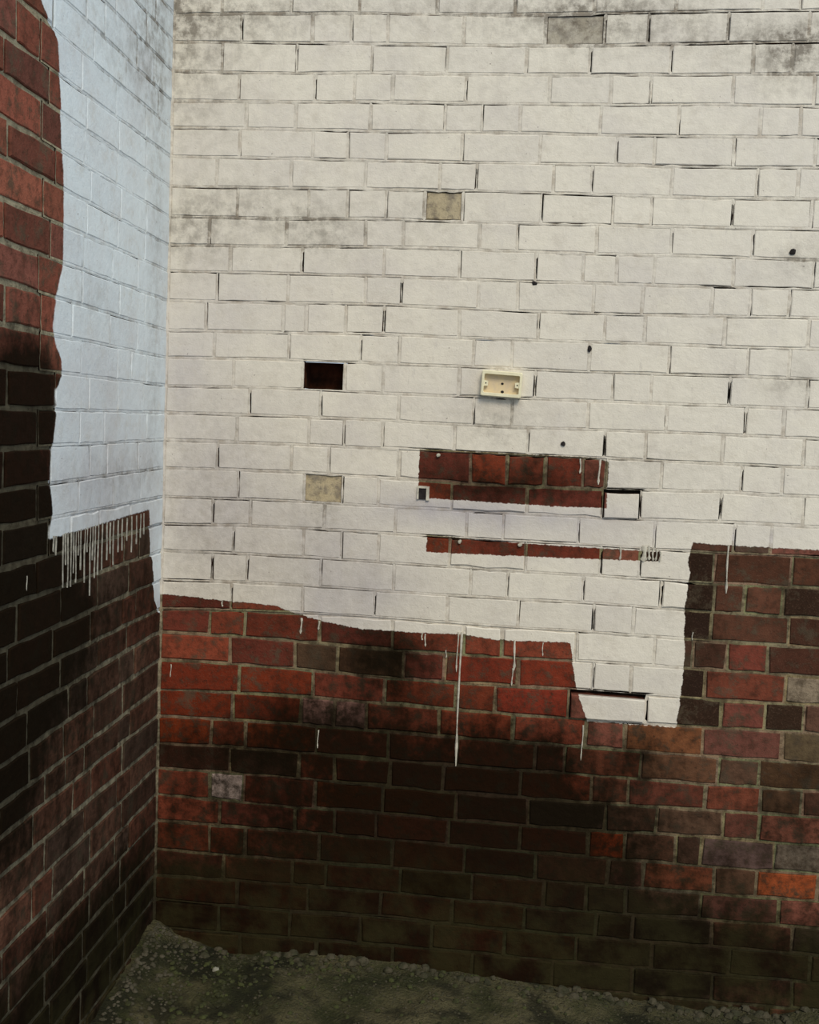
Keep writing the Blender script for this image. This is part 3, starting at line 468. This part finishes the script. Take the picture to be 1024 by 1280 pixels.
def build_wall(side, cells, cracks_v, cracks_h, overrides, name, label):
    """cells: list of dict(row, q=joint-centre corners, kind)"""
    W = Wall(side)
    mv, mf, mb, mm = [], [], [], []           # mortar mesh
    def mq(pts, cols, masks):
        i = len(mv)
        for (u, z, n) in pts: mv.append(W.w(u, z, n))
        mf.append(tuple(range(i, i + len(pts))))
        mb.extend(cols); mm.extend(masks)
    bricks = []
    for c in cells:
        rnd = random.Random(hash((c['row'], round(c['q'][0][0] * 1000))) & 0xffff)
        bl, br, tr, tl = c['q']
        cu = (bl[0] + br[0] + tr[0] + tl[0]) / 4; cz = (bl[1] + br[1] + tr[1] + tl[1]) / 4
        painted = W.painted(cu, cz)
        c['painted'] = painted
        hj = 0.0042 if painted else 0.0058
        if side == 'left': hj = 0.0038 if painted else 0.0068
        ov = None
        for (ou, oz, r, g_, b_, ba) in overrides:
            if bl[0] < ou < br[0] and min(bl[1], br[1]) < oz < max(tl[1], tr[1]): ov = (r, g_, b_, ba)
        hz = hj * rnd.uniform(0.8, 1.2)
        q = [(bl[0] + hj, bl[1] + hz), (br[0] - hj, br[1] + hz), (tr[0] - hj, tr[1] - hz), (tl[0] + hj, tl[1] - hz)]
        kind = c.get('kind', 'brick')
        dr = c.get('drop', 0.0)
        if dr: q[2] = (q[2][0], q[2][1] - dr); q[3] = (q[3][0], q[3][1] - dr * 0.85)
        # cracks: gap for each side 0 bottom, 1 right, 2 top, 3 left
        gap = [0.0, 0.0, 0.0, 0.0]
        wide = [(0.0, 1.0)] * 4
        for i in range(4):
            if painted and side == 'back' and rnd.random() < (0.62 if i == 2 else 0.30 if i == 3 else 0.08): gap[i] = rnd.uniform(0.0010, 0.0026)
            if painted and side == 'left' and i == 2 and rnd.random() < 0.40: gap[i] = rnd.uniform(0.0006, 0.0014)
        h = cz
        for (xu, xz, g_) in cracks_v:
            if min(bl[1], br[1]) < xz < max(tl[1], tr[1]):
                if abs(xu - br[0]) < 0.014 and g_ >= 0.005: gap[1] = 0.0041; wide[1] = (0.10, 0.80)
                if abs(xu - bl[0]) < 0.014: gap[3] = 0.0041 if g_ >= 0.005 else g_; wide[3] = (0.20, 0.90)
        for (k, a, b2, g_) in cracks_h:
            lo, hi = max(a, bl[0]), min(b2, br[0])
            if hi - lo > 0.004:
                span = ((lo - bl[0]) / (br[0] - bl[0]), (hi - bl[0]) / (br[0] - bl[0]))
                if k == c['row']: gap[2] = max(gap[2], g_ * (0.6 if g_ < 0.008 else 0.9)); wide[2] = (1 - span[1], 1 - span[0])
                if k == c['row'] + 1: gap[0] = max(gap[0], g_ * (0.35 if g_ < 0.008 else 0.5)); wide[0] = span
        # mortar round the brick, up to the joint centres
        nm = -0.0004 if painted else -0.0034
        mcol = albedo((142 + rnd.randint(-8, 8), 130 + rnd.randint(-8, 8), 102), 1.1)
        if side == 'left': mcol = albedo((158, 150, 126), 1.15)
        outer = [bl, br, tr, tl]
        NS = 9
        for i in range(4):
            if i in c.get('open', ()): continue
            o0, o1 = outer[i], outer[(i + 1) % 4]
            i0, i1 = q[i], q[(i + 1) % 4]
            row_o, row_i = [], []
            for k in range(NS + 1):
                t = k / NS
                ou, oz = o0[0] + (o1[0] - o0[0]) * t, o0[1] + (o1[1] - o0[1]) * t
                iu, iz = i0[0] + (i1[0] - i0[0]) * t, i0[1] + (i1[1] - i0[1]) * t
                gg = gap[i]
                if gg and not (wide[i][0] - 0.08 <= t <= wide[i][1] + 0.08): gg = 0.0
                gg *= max(0.0, min(1.2, 0.62 + 1.9 * vnoise(ou, oz, 24, 3.1))) if gg < 0.0027 else 0.8 + 0.5 * vnoise(ou, oz, 50, 3.1)
                mid = hj * 0.999
                s = min(1.0, (gg / mid)) if gg else -0.25   # tucked under the brick edge when sound
                iu2, iz2 = iu + (ou - iu) * s, iz + (oz - iz) * s
                nn = nm + 0.0016 * vnoise(ou, oz, 45, 9.0)
                row_o.append((ou, oz, nn)); row_i.append((iu2, iz2, nn - (0.0012 if gg else 0.0006)))
            for k in range(NS):
                pts = [row_o[k], row_o[k + 1], row_i[k + 1], row_i[k]]
                ba = 0.0
                if ov and ov[3] > 0.9: ba = 0.4
                mq(pts, [mcol] * 4, [W.mask(p[0], p[1], ba, 1.9, 0.10) for p in pts])
        dark = (0.07, 0.055, 0.042, 1)  # backing behind the joints, gap shade put into its colour
        if kind == 'hole':
            dp = c.get('depth', 0.10)
            f4 = [(a, b_, nm) for a, b_ in q]
            b4 = [(a, b_, -dp) for a, b_ in q]
            inner = albedo((105, 62, 44), 1.0)
            for i in range(4):
                k = (i + 1) % 4
                mq([f4[i], f4[k], b4[k], b4[i]], [inner] * 4, [(0.40, 0.3, 0, 1.0)] * 4)
            mq(b4, [inner] * 4, [(0.50, 0.3, 0, 1.0)] * 4)
            continue
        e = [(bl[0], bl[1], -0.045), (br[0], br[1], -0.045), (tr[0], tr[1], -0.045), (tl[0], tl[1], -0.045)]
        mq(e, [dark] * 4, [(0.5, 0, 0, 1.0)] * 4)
        # the brick
        n0 = (rnd.uniform(-0.0002, 0.0012) if painted else rnd.uniform(-0.001, 0.0024)) + c.get('proud', 0.0)
        if ov and ov[3] > 0.5: n0 -= 0.006
        bev = rnd.uniform(0.0016, 0.0030) if painted else rnd.uniform(0.0018, 0.0034)
        V, F = brick_mesh(W, q, n0, bev, rnd, 0.0012 if painted else 0.0026)
        if ov: col = albedo(ov[:3])
        else:
            pc = rnd.choice((BROWN if cz < 1.55 else DULL) if side == 'left' else (DULL + BROWN if cu > 1.28 else PALETTE))
            k = rnd.uniform(0.82, 1.12)
            col = albedo([x * k for x in pc])
        ba = ov[3] if ov else 0.0
        col = tuple(col[:3]) + (rnd.random() ** 2,)
        bricks.append((in_frame_area(W, c['q']), V, F, col, ba, c))
    if side == 'back':                        # the corner joint, a narrow fillet of mortar
        zs = [BEDS[37][0][1] + (BEDS[-4][0][1] - BEDS[37][0][1]) * i / 60 for i in range(61)]
        mc = albedo((150, 140, 116), 1.1)
        for z0, z1 in zip(zs, zs[1:]):
            a0, a1 = 0.007 + 0.002 * vnoise(1, z0, 30), 0.007 + 0.002 * vnoise(1, z1, 30)
            mq([(-0.004, z0, a0 + 0.002), (a0, z0, -0.004), (a1, z1, -0.004), (-0.004, z1, a1 + 0.002)], [mc] * 4,
               [W.mask(0.0, z) for z in (z0, z0, z1, z1)])
        mq([(-0.07, zs[0], -0.05), (0.02, zs[0], -0.05), (0.02, zs[-1], -0.05), (-0.07, zs[-1], -0.05)], [(0.03, 0.024, 0.02, 1)] * 4, [(0.9, 0, 0, 1.0)] * 4)  # backing behind the corner, darkened in its colour like a shaded gap
    mort = link(name, mv, mf, BM[side][1], attrs={'base': mb, 'mask': mm})
    tag(mort, label=label, kind='structure')
    bricks.sort(key=lambda b: -b[0])
    sv, sf, sb, sm = [], [], [], []
    for i, (area, V, F, col, ba, c) in enumerate(bricks):
        wv = [W.w(*v) for v in V]
        kd = 0.0 if not c['painted'] else 0.42 if side == 'back' else 0.15
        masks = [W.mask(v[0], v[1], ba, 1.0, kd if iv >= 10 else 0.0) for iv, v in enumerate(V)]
        masks[20:] = [(0.5, 0.0, 0.0, 1.0)] * 10  # faces inside the joints: unpainted, with recess shade put into the grime
        if i < 300 and area > 12:
            cu, cz = [sum(v[k] for v in V[:10]) / 10 for k in (0, 1)]
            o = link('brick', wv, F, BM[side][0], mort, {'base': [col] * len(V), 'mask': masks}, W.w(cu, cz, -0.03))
            if c.get('label'): o['label'] = c['label']
        else:
            k = len(sv)
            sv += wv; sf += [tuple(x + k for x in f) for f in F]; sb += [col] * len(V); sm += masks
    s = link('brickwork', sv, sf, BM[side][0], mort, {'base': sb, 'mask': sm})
    s['kind'] = 'stuff'
    return mort

# ---------------------------------------------------------------- back wall
U_END = 3.0
for k in (36, 37):
    BEDS[k] = [(u, z - P * (k - 35)) for u, z in BEDS[35]]
    LEFT_BEDS[k] = tuple(z - P * (k - 35) for z in LEFT_BEDS[35])
def back_cells():
    out = []
    for k in range(-4, 37):
        top, bot = BEDS[k], BEDS[k + 1]
        us = list(PERPS[k]) if k in PERPS else [x + 0.11 * (k % 2) for x in PERPS[1 + (k % 2)]]
        us = [0.0] + us
        while us[-1] < U_END - 0.15:
            us.append(us[-1] + (0.226 if (len(us) + k) % 4 else 0.113))
        us.append(U_END)
        for a, b in zip(us, us[1:]):
            q = [(a, interp(bot, a)), (b, interp(bot, b)), (b, interp(top, b)), (a, interp(top, a))]
            q = [(q[0][0] + 0.0, q[0][1]), q[1], q[2], q[3]]
            c = {'row': k, 'q': q}
            cu = (a + b) / 2; cz = (q[0][1] + q[2][1]) / 2
            if k == 13 and a < 0.5 < b: c['kind'] = 'hole'
            if k == 17 and a < 1.40 < b and b - a < 0.16: c['proud'] = 0.008; c['open'] = (1, 2, 3); c['drop'] = 0.009; c['label'] = 'white header brick standing proud with a dark gap above it'
            if k == 24 and a < 1.40 < b: c['proud'] = 0.010; c['open'] = (2, 3); c['drop'] = 0.012; c['label'] = 'white painted brick standing proud below a wide dark gap'
            for (lu, lz, lab) in SPECIAL:
                if a < lu < b and q[0][1] < lz < q[2][1]: c['label'] = lab
            out.append(c)
    return out

SPECIAL = [(OVER_BACK[4][0], OVER_BACK[4][1], 'pale grey brick among dark red ones'),
           (OVER_BACK[5][0], OVER_BACK[5][1], 'bright orange brick low on the wall'),
           (OVER_BACK[6][0], OVER_BACK[6][1], 'small orange red header brick'),
           (OVER_BACK[11][0], OVER_BACK[11][1], 'chipped bare buff brick in the white paint'),
           (OVER_BACK[12][0], OVER_BACK[12][1], 'bare tan brick in the white paint')]
wall_back = build_wall('back', back_cells(), CRACKS_V, CRACKS_H, OVER_BACK, 'wall_back',
                       'brick wall painted white above a ragged edge, bare dark brick below')

# ---------------------------------------------------------------- left wall
Y_END = -2.3
def left_cells():
    out = []
    for k in range(-4, 37):
        zc, ze = LEFT_BEDS[k]
        zc2, ze2 = LEFT_BEDS[k + 1]
        def top(u, a=zc, b=ze): return a + (b - a) * min(1.6, u / LEFT_FAR)
        def bot(u, a=zc2, b=ze2): return a + (b - a) * min(1.6, u / LEFT_FAR)
        js = list(LEFT_PERPS.get(k, []))
        if not js: js = [-0.12 if k % 2 else -0.235]
        us = [0.0]
        for j in js:
            d = us[-1] - j
            if d < 0.06: continue
            n = d / 0.236
            if n > 1.35:                      # fill the stretch between two surveyed joints
                cnt = max(2, round(n)) if abs(n - round(n)) < 0.3 else math.ceil(n)
                start = us[-1]
                for i in range(1, cnt): us.append(start - d * i / cnt)
            us.append(j)
        while us[-1] > Y_END + 0.15:
            us.append(us[-1] - (0.236 if (len(us) * 3 + k) % 5 else 0.118))
        us.append(Y_END)
        for b, a in zip(us, us[1:]):
            out.append({'row': k, 'q': [(a, bot(a)), (b, bot(b)), (b, top(b)), (a, top(a))]})
    return out

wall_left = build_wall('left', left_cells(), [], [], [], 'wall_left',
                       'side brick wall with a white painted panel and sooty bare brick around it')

# ---------------------------------------------------------------- runs of paint, plugs and holes
def drip(W, parent, u, z1, z2, w, mat):
    V, F = [], []
    N = 7
    ph = random.uniform(0, 6)
    for i in range(N + 1):
        t = i / N
        z = z1 + (z2 - z1) * t
        hw = w * 0.40 * (1.0 - 0.45 * t) * (1 + 0.25 * math.sin(ph + i * 1.7))
        if i == N - 1: hw = w * 0.55
        if i == N: hw = w * 0.15
        uu = u + 0.0012 * math.sin(ph + t * 5)
        for (du, n) in ((-hw, 0.0008), (-hw * 0.5, 0.0042), (hw * 0.5, 0.0042), (hw, 0.0008)):
            V.append(W.w(uu + du, z, n))
    for i in range(N):
        for k in range(3):
            a = i * 4 + k
            F.append((a, a + 4, a + 5, a + 1))
    link('paint_drip', V, F, mat, parent, smooth_=True)

WB, WL = Wall('back'), Wall('left')
for d in DRIPS_BACK: drip(WB, wall_back, *d, M_DRIP)
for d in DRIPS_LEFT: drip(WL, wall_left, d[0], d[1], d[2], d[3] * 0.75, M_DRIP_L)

def disc(W, parent, name, u, z, r, n0, n1, mat, seed, squash=1.0):
    rr = random.Random(seed)
    V, F = [], []
    K = 9
    rad = [r * rr.uniform(0.75, 1.2) for _ in range(K)]
    for lvl, (s, n) in enumerate(((1.0, n0), (0.8, n1), (0.35, n1 + (0.0008 if n1 > 0.004 else -0.0005)))):
        for i in range(K):
            a = 2 * PI * i / K
            V.append(W.w(u + math.cos(a) * rad[i] * s, z + math.sin(a) * rad[i] * s * squash, n))
    for l in range(2):
        for i in range(K):
            k = (i + 1) % K
            F.append((l * K + i, l * K + k, (l + 1) * K + k, (l + 1) * K + i))
    F.append(tuple(2 * K + i for i in range(K)))
    return link(name, V, F, mat, parent)

for i, pt in enumerate((PLUGA, PLUGB, PLUGC)):
    disc(WB, wall_back, 'wall_plug', pt[0], pt[1], 0.0065, 0.0, 0.010, M_PLUG, i)
disc(WB, wall_back, 'drill_hole', HOLE[0], HOLE[1], 0.0075, 0.0036, 0.0040, M_DARK, 11)
for i, (pt, r, sq) in enumerate(((CHIPA, 0.006, 1.5), (CHIPB, 0.010, 0.9), (CHIPC, 0.0085, 0.8))):
    disc(WB, wall_back, 'chipped_spot', pt[0], pt[1], r, 0.0030, 0.0042, M_DARK, 20 + i, sq)

# niche left of the bare patch: rim of paint, recess shade put into a dark block
def box_v(W, u0, u1, z0, z1, n0, n1):
    V = [W.w(a, b, n) for n in (n0, n1) for a, b in ((u0, z0), (u1, z0), (u1, z1), (u0, z1))]
    F = [(4, 5, 6, 7), (0, 1, 5, 4), (1, 2, 6, 5), (2, 3, 7, 6), (3, 0, 4, 7)]
    return V, F

def boxes(name, lst, mat, W, parent):
    V, F = [], []
    for b in lst:
        v, f = box_v(W, *b)
        k = len(V); V += v; F += [tuple(x + k for x in q) for q in f]
    return link(name, V, F, mat, parent)

nu, nz = NICHE
boxes('niche_rim', [(nu - 0.018, nu - 0.013, nz - 0.020, nz + 0.020, 0, 0.007), (nu + 0.010, nu + 0.019, nz - 0.022, nz + 0.020, 0, 0.008),
                    (nu - 0.013, nu + 0.010, nz + 0.014, nz + 0.021, 0, 0.007)], M_DRIP, WB, wall_back)
boxes('niche_shade', [(nu - 0.013, nu + 0.010, nz - 0.020, nz + 0.014, 0, 0.0042)], M_DARK, WB, wall_back)

# ---------------------------------------------------------------- socket box
def socket_box():
    root = bpy.data.objects.new('socket_box', None)
    C.objects.link(root)
    root.location = WB.w(SOCKET[0], SOCKET[1], 0.0)
    tag(root, 'small cream plastic socket box without a faceplate on the white wall', 'socket box')
    w, h, d = 0.0600, 0.0380, 0.026
    iw, ih = 0.0520, 0.0270
    tilt = -0.045
    ct, st = math.cos(tilt), math.sin(tilt)
    def L(x, z, n):
        return (x * ct - z * st, -n, x * st + z * ct)
    def rr(hw, hh, r, K=4):
        o = []
        for (cx, cz, a0) in ((hw - r, -hh + r, -PI / 2), (hw - r, hh - r, 0), (-hw + r, hh - r, PI / 2), (-hw + r, -hh + r, PI)):
            for i in range(K + 1):
                a = a0 + PI / 2 * i / K
                o.append((cx + r * math.cos(a), cz + r * math.sin(a)))
        return o
    loops = [(rr(w, h, 0.005), 0.002), (rr(w, h, 0.005), d - 0.003), (rr(w - 0.002, h - 0.002, 0.004), d),
             (rr(iw + 0.001, ih + 0.001, 0.004), d), (rr(iw, ih, 0.004), d - 0.002), (rr(iw, ih, 0.004), 0.007)]
    V, F = [], []
    n = len(loops[0][0])
    for pts, nn in loops:
        V += [L(x, z, nn) for x, z in pts]
    for l in range(len(loops) - 1):
        for i in range(n):
            k = (i + 1) % n
            F.append((l * n + i, l * n + k, (l + 1) * n + k, (l + 1) * n + i))
    link('frame', V, F, M_CREAM, root)
    V = [L(x, z, 0.007) for x, z in rr(iw + 0.001, ih + 0.001, 0.004)]
    link('back_plate', V, [tuple(range(len(V)))], M_CREAMIN, root)
    for s in (-1, 1):
        v, f = [], []
        x0, x1 = (iw - 0.012, iw + 0.001)
        pts = [(x0, -0.007), (x1, -0.009), (x1, 0.009), (x0, 0.007)]
        if s < 0: pts = [(-x, z) for x, z in reversed(pts)]
        for nn in (0.012, 0.0225):
            v += [L(x, z, nn) for x, z in pts]
        f = [(4, 5, 6, 7), (3, 2, 1, 0)] + [(i, (i + 1) % 4, 4 + (i + 1) % 4, 4 + i) for i in range(4)]
        lug = link('screw_lug', v, f, M_CREAM, root)
        hv = [L(s * (iw - 0.0055) + 0.0022 * math.cos(a), 0.0022 * math.sin(a), nn) for nn in (0.0222, 0.0230) for a in [2 * PI * i / 10 for i in range(10)]]
        hf = [tuple(range(10, 20))] + [(i, (i + 1) % 10, 10 + (i + 1) % 10, 10 + i) for i in range(10)]
        link('screw_hole', hv, hf, M_DARK, lug)
    for (x, z, r) in ((0.002, 0.002, 0.0042), (0.004, -0.022, 0.0050)):
        v = [L(x + r * math.cos(a), z + r * 0.8 * math.sin(a), nn) for nn in (0.0068, 0.0082) for a in [2 * PI * i / 10 for i in range(10)]]
        f = [tuple(range(10, 20))] + [(i, (i + 1) % 10, 10 + (i + 1) % 10, 10 + i) for i in range(10)]
        link('knockout', v, f, M_DARK, root)
    return root
socket_box()

# ---------------------------------------------------------------- ground
def ground_z(x, y):
    h = interp(GROUND_LINE, x) 
    h = h * math.exp(-((y) / -0.9) ** 2 if y < 0 else 0) if True else h
    h += 0.030 * vnoise(x, y, 3.2, 1.0) + 0.016 * vnoise(x, y, 9.0, 4.0) + 0.008 * vnoise(x, y, 26, 7.0) + 0.004 * vnoise(x, y, 60, 2.0)
    h += 0.045 * math.exp(-((x / 0.16) ** 2 + (y / 0.5) ** 2))
    h += 0.030 * math.exp(-(x / 0.08) ** 2)
    return h

def floor_material():
    m, g, b, pos = new_mat('mossy_ground')
    n1 = g.noise(pos, 4, 5, 0.6); n2 = g.noise(pos, 28, 5, 0.7); n3 = g.noise(pos, 110, 3, 0.6)
    col = g.mix(g.step(n1, 0.40, 0.62), (0.098, 0.086, 0.044, 1), (0.034, 0.036, 0.014, 1))
    col = g.mix(g.mul(g.step(n2, 0.50, 0.72), 0.8), col, (0.095, 0.082, 0.048, 1))
    col = g.mix(g.mul(g.step(n3, 0.62, 0.75), 0.6), col, (0.15, 0.135, 0.09, 1))
    col = g.mix(g.mul(g.step(g.noise(pos, 7, 3), 0.50, 0.64), 0.8), col, (0.014, 0.014, 0.007, 1))
    g.put(b.inputs['Base Color'], col)
    b.inputs['Roughness'].default_value = 0.95
    b.inputs['Specular IOR Level'].default_value = 0.2
    bump(g, b, g.add(n2, g.mul(n3, 0.6)), 0.9, 0.02)
    return m

def make_floor():
    V, F = [], []
    xs = [-0.06 + i * 0.02 for i in range(int(3.06 / 0.02) + 1)]
    ys = [0.05 - i * 0.02 for i in range(56)]
    for y in ys:
        for x in xs: V.append((x, y, ground_z(x, y)))
    nx = len(xs)
    for j in range(len(ys) - 1):
        for i in range(nx - 1):
            a = j * nx + i
            F.append((a, a + nx, a + nx + 1, a + 1))
    # the yard beyond
    far = [-1.3, -1.8, -2.6, -4.0, -6.5]
    last = (len(ys) - 1) * nx
    cols = list(range(0, nx, 9))
    if cols[-1] != nx - 1: cols.append(nx - 1)
    prev = [last + i for i in cols]
    # stitch strip: keep every vertex of the fine edge
    fine = [last + i for i in range(nx)]
    k0 = len(V)
    for x in xs: V.append((x, far[0], 0.6 * ground_z(x, far[0])))
    cur = [k0 + i for i in range(nx)]
    for i in range(nx - 1): F.append((fine[i], cur[i], cur[i + 1], fine[i + 1]))
    fine = cur
    for y in far[1:]:
        k0 = len(V)
        for x in xs: V.append((x, y, 0.3 * vnoise(x, y, 2.0, 3.0) * 0.05))
        cur = [k0 + i for i in range(nx)]
        for i in range(nx - 1): F.append((fine[i], cur[i], cur[i + 1], fine[i + 1]))
        fine = cur
    o = link('floor', V, F, floor_material(), smooth_=True)
    tag(o, 'rough mossy ground of dirt and grit at the foot of the walls', kind='structure')
    return o
FLOOR = make_floor()

def lump(V, F, c, r, rr, flat=0.7):
    """a small faceted pebble"""
    k = len(V)
    ph = rr.uniform(0, 6)
    rings = ((-0.75, 0.55), (-0.1, 1.0), (0.55, 0.72))
    K = 6
    for (h, s) in rings:
        for i in range(K):
            a = ph + 2 * PI * i / K
            q = r * s * rr.uniform(0.75, 1.2)
            V.append((c[0] + q * math.cos(a), c[1] + q * math.sin(a), c[2] + r * flat * h * rr.uniform(0.85, 1.15)))
    V.append((c[0], c[1], c[2] + r * flat * 0.9))
    for l in range(2):
        for i in range(K):
            j = (i + 1) % K
            F.append((k + l * K + i, k + l * K + j, k + (l + 1) * K + j, k + (l + 1) * K + i))
    for i in range(K): F.append((k + 2 * K + i, k + 2 * K + (i + 1) % K, k + 3 * K))

def scatter(name, n, size, mat, seed, place, label, cat):
    rr = random.Random(seed)
    V, F = [], []
    for _ in range(n):
        x, y = place(rr)
        r = rr.uniform(*size)
        lump(V, F, (x, y, ground_z(x, y) + r * 0.15), r, rr)
    o = link(name, V, F, mat, FLOOR)
    o['kind'] = 'stuff'

scatter('gravel', 2200, (0.002, 0.0055), M_STONE, 3, lambda r: (r.uniform(0.02, 2.3), -0.012 - 0.75 * r.random() ** 1.5),
        'fine grit and crumbs strewn over the ground along the back wall', 'gravel')
scatter('mortar_rubble', 320, (0.003, 0.009), M_PALE, 5, lambda r: (0.02 + 0.16 * r.random() ** 2, -0.02 - 0.6 * r.random() ** 1.3),
        'pale crumbs of fallen mortar heaped in the corner between the walls', 'rubble')
scatter('mortar_rubble', 130, (0.005, 0.018), M_STONE, 15, lambda r: (r.uniform(0.1, 2.1), -0.004 - 0.07 * r.random() ** 1.5),
        '', '')
scatter('moss', 500, (0.003, 0.011), M_MOSS, 9, lambda r: (r.gauss(0.28, 0.16) if r.random() < 0.5 and True else r.uniform(0.05, 2.2), -0.02 - 0.45 * r.random() ** 1.5),
        'dark green moss tufts growing on the ground along the wall foot', 'moss')

def stone(name, x, y, r, flat, mat, seed, label):
    bm = bmesh.new()
    bmesh.ops.create_icosphere(bm, subdivisions=3, radius=1.0)
    for v in bm.verts:
        k = 1.0 + 0.30 * mnoise.noise(v.co * 1.3 + Vector((seed, 0, 0))) + 0.10 * mnoise.noise(v.co * 4.0 + Vector((0, seed, 0)))
        v.co = Vector((v.co.x * k * r, v.co.y * k * r * 0.8, v.co.z * k * r * flat))
    me = bpy.data.meshes.new(name); bm.to_mesh(me); bm.free()
    me.materials.append(mat)
    o = bpy.data.objects.new(name, me); C.objects.link(o)
    o.location = (x, y, ground_z(x, y) + r * flat * 0.45)
    tag(o, label, 'stone')

M_PEBBLE = simple_mat('pale_pebble', (0.34, 0.33, 0.28), (0.20, 0.19, 0.15), 60, 0.8)
stone('stone', 0.244, -0.140, 0.0105, 0.8, M_PEBBLE, 1.0, 'small round pale pebble on the dark ground nearest the corner')
stone('stone', 0.678, -0.026, 0.0200, 0.75, M_STONE, 5.0, 'mossy stone lump against the back wall foot, below the long white paint run')
stone('stone', 0.763, -0.040, 0.0150, 0.6, M_STONE, 9.0, 'flat dark stone just right of the mossy lump at the wall foot')
stone('stone', 1.300, -0.030, 0.0200, 0.7, M_STONE, 13.0, 'dark stone at the wall foot under the proud white brick')
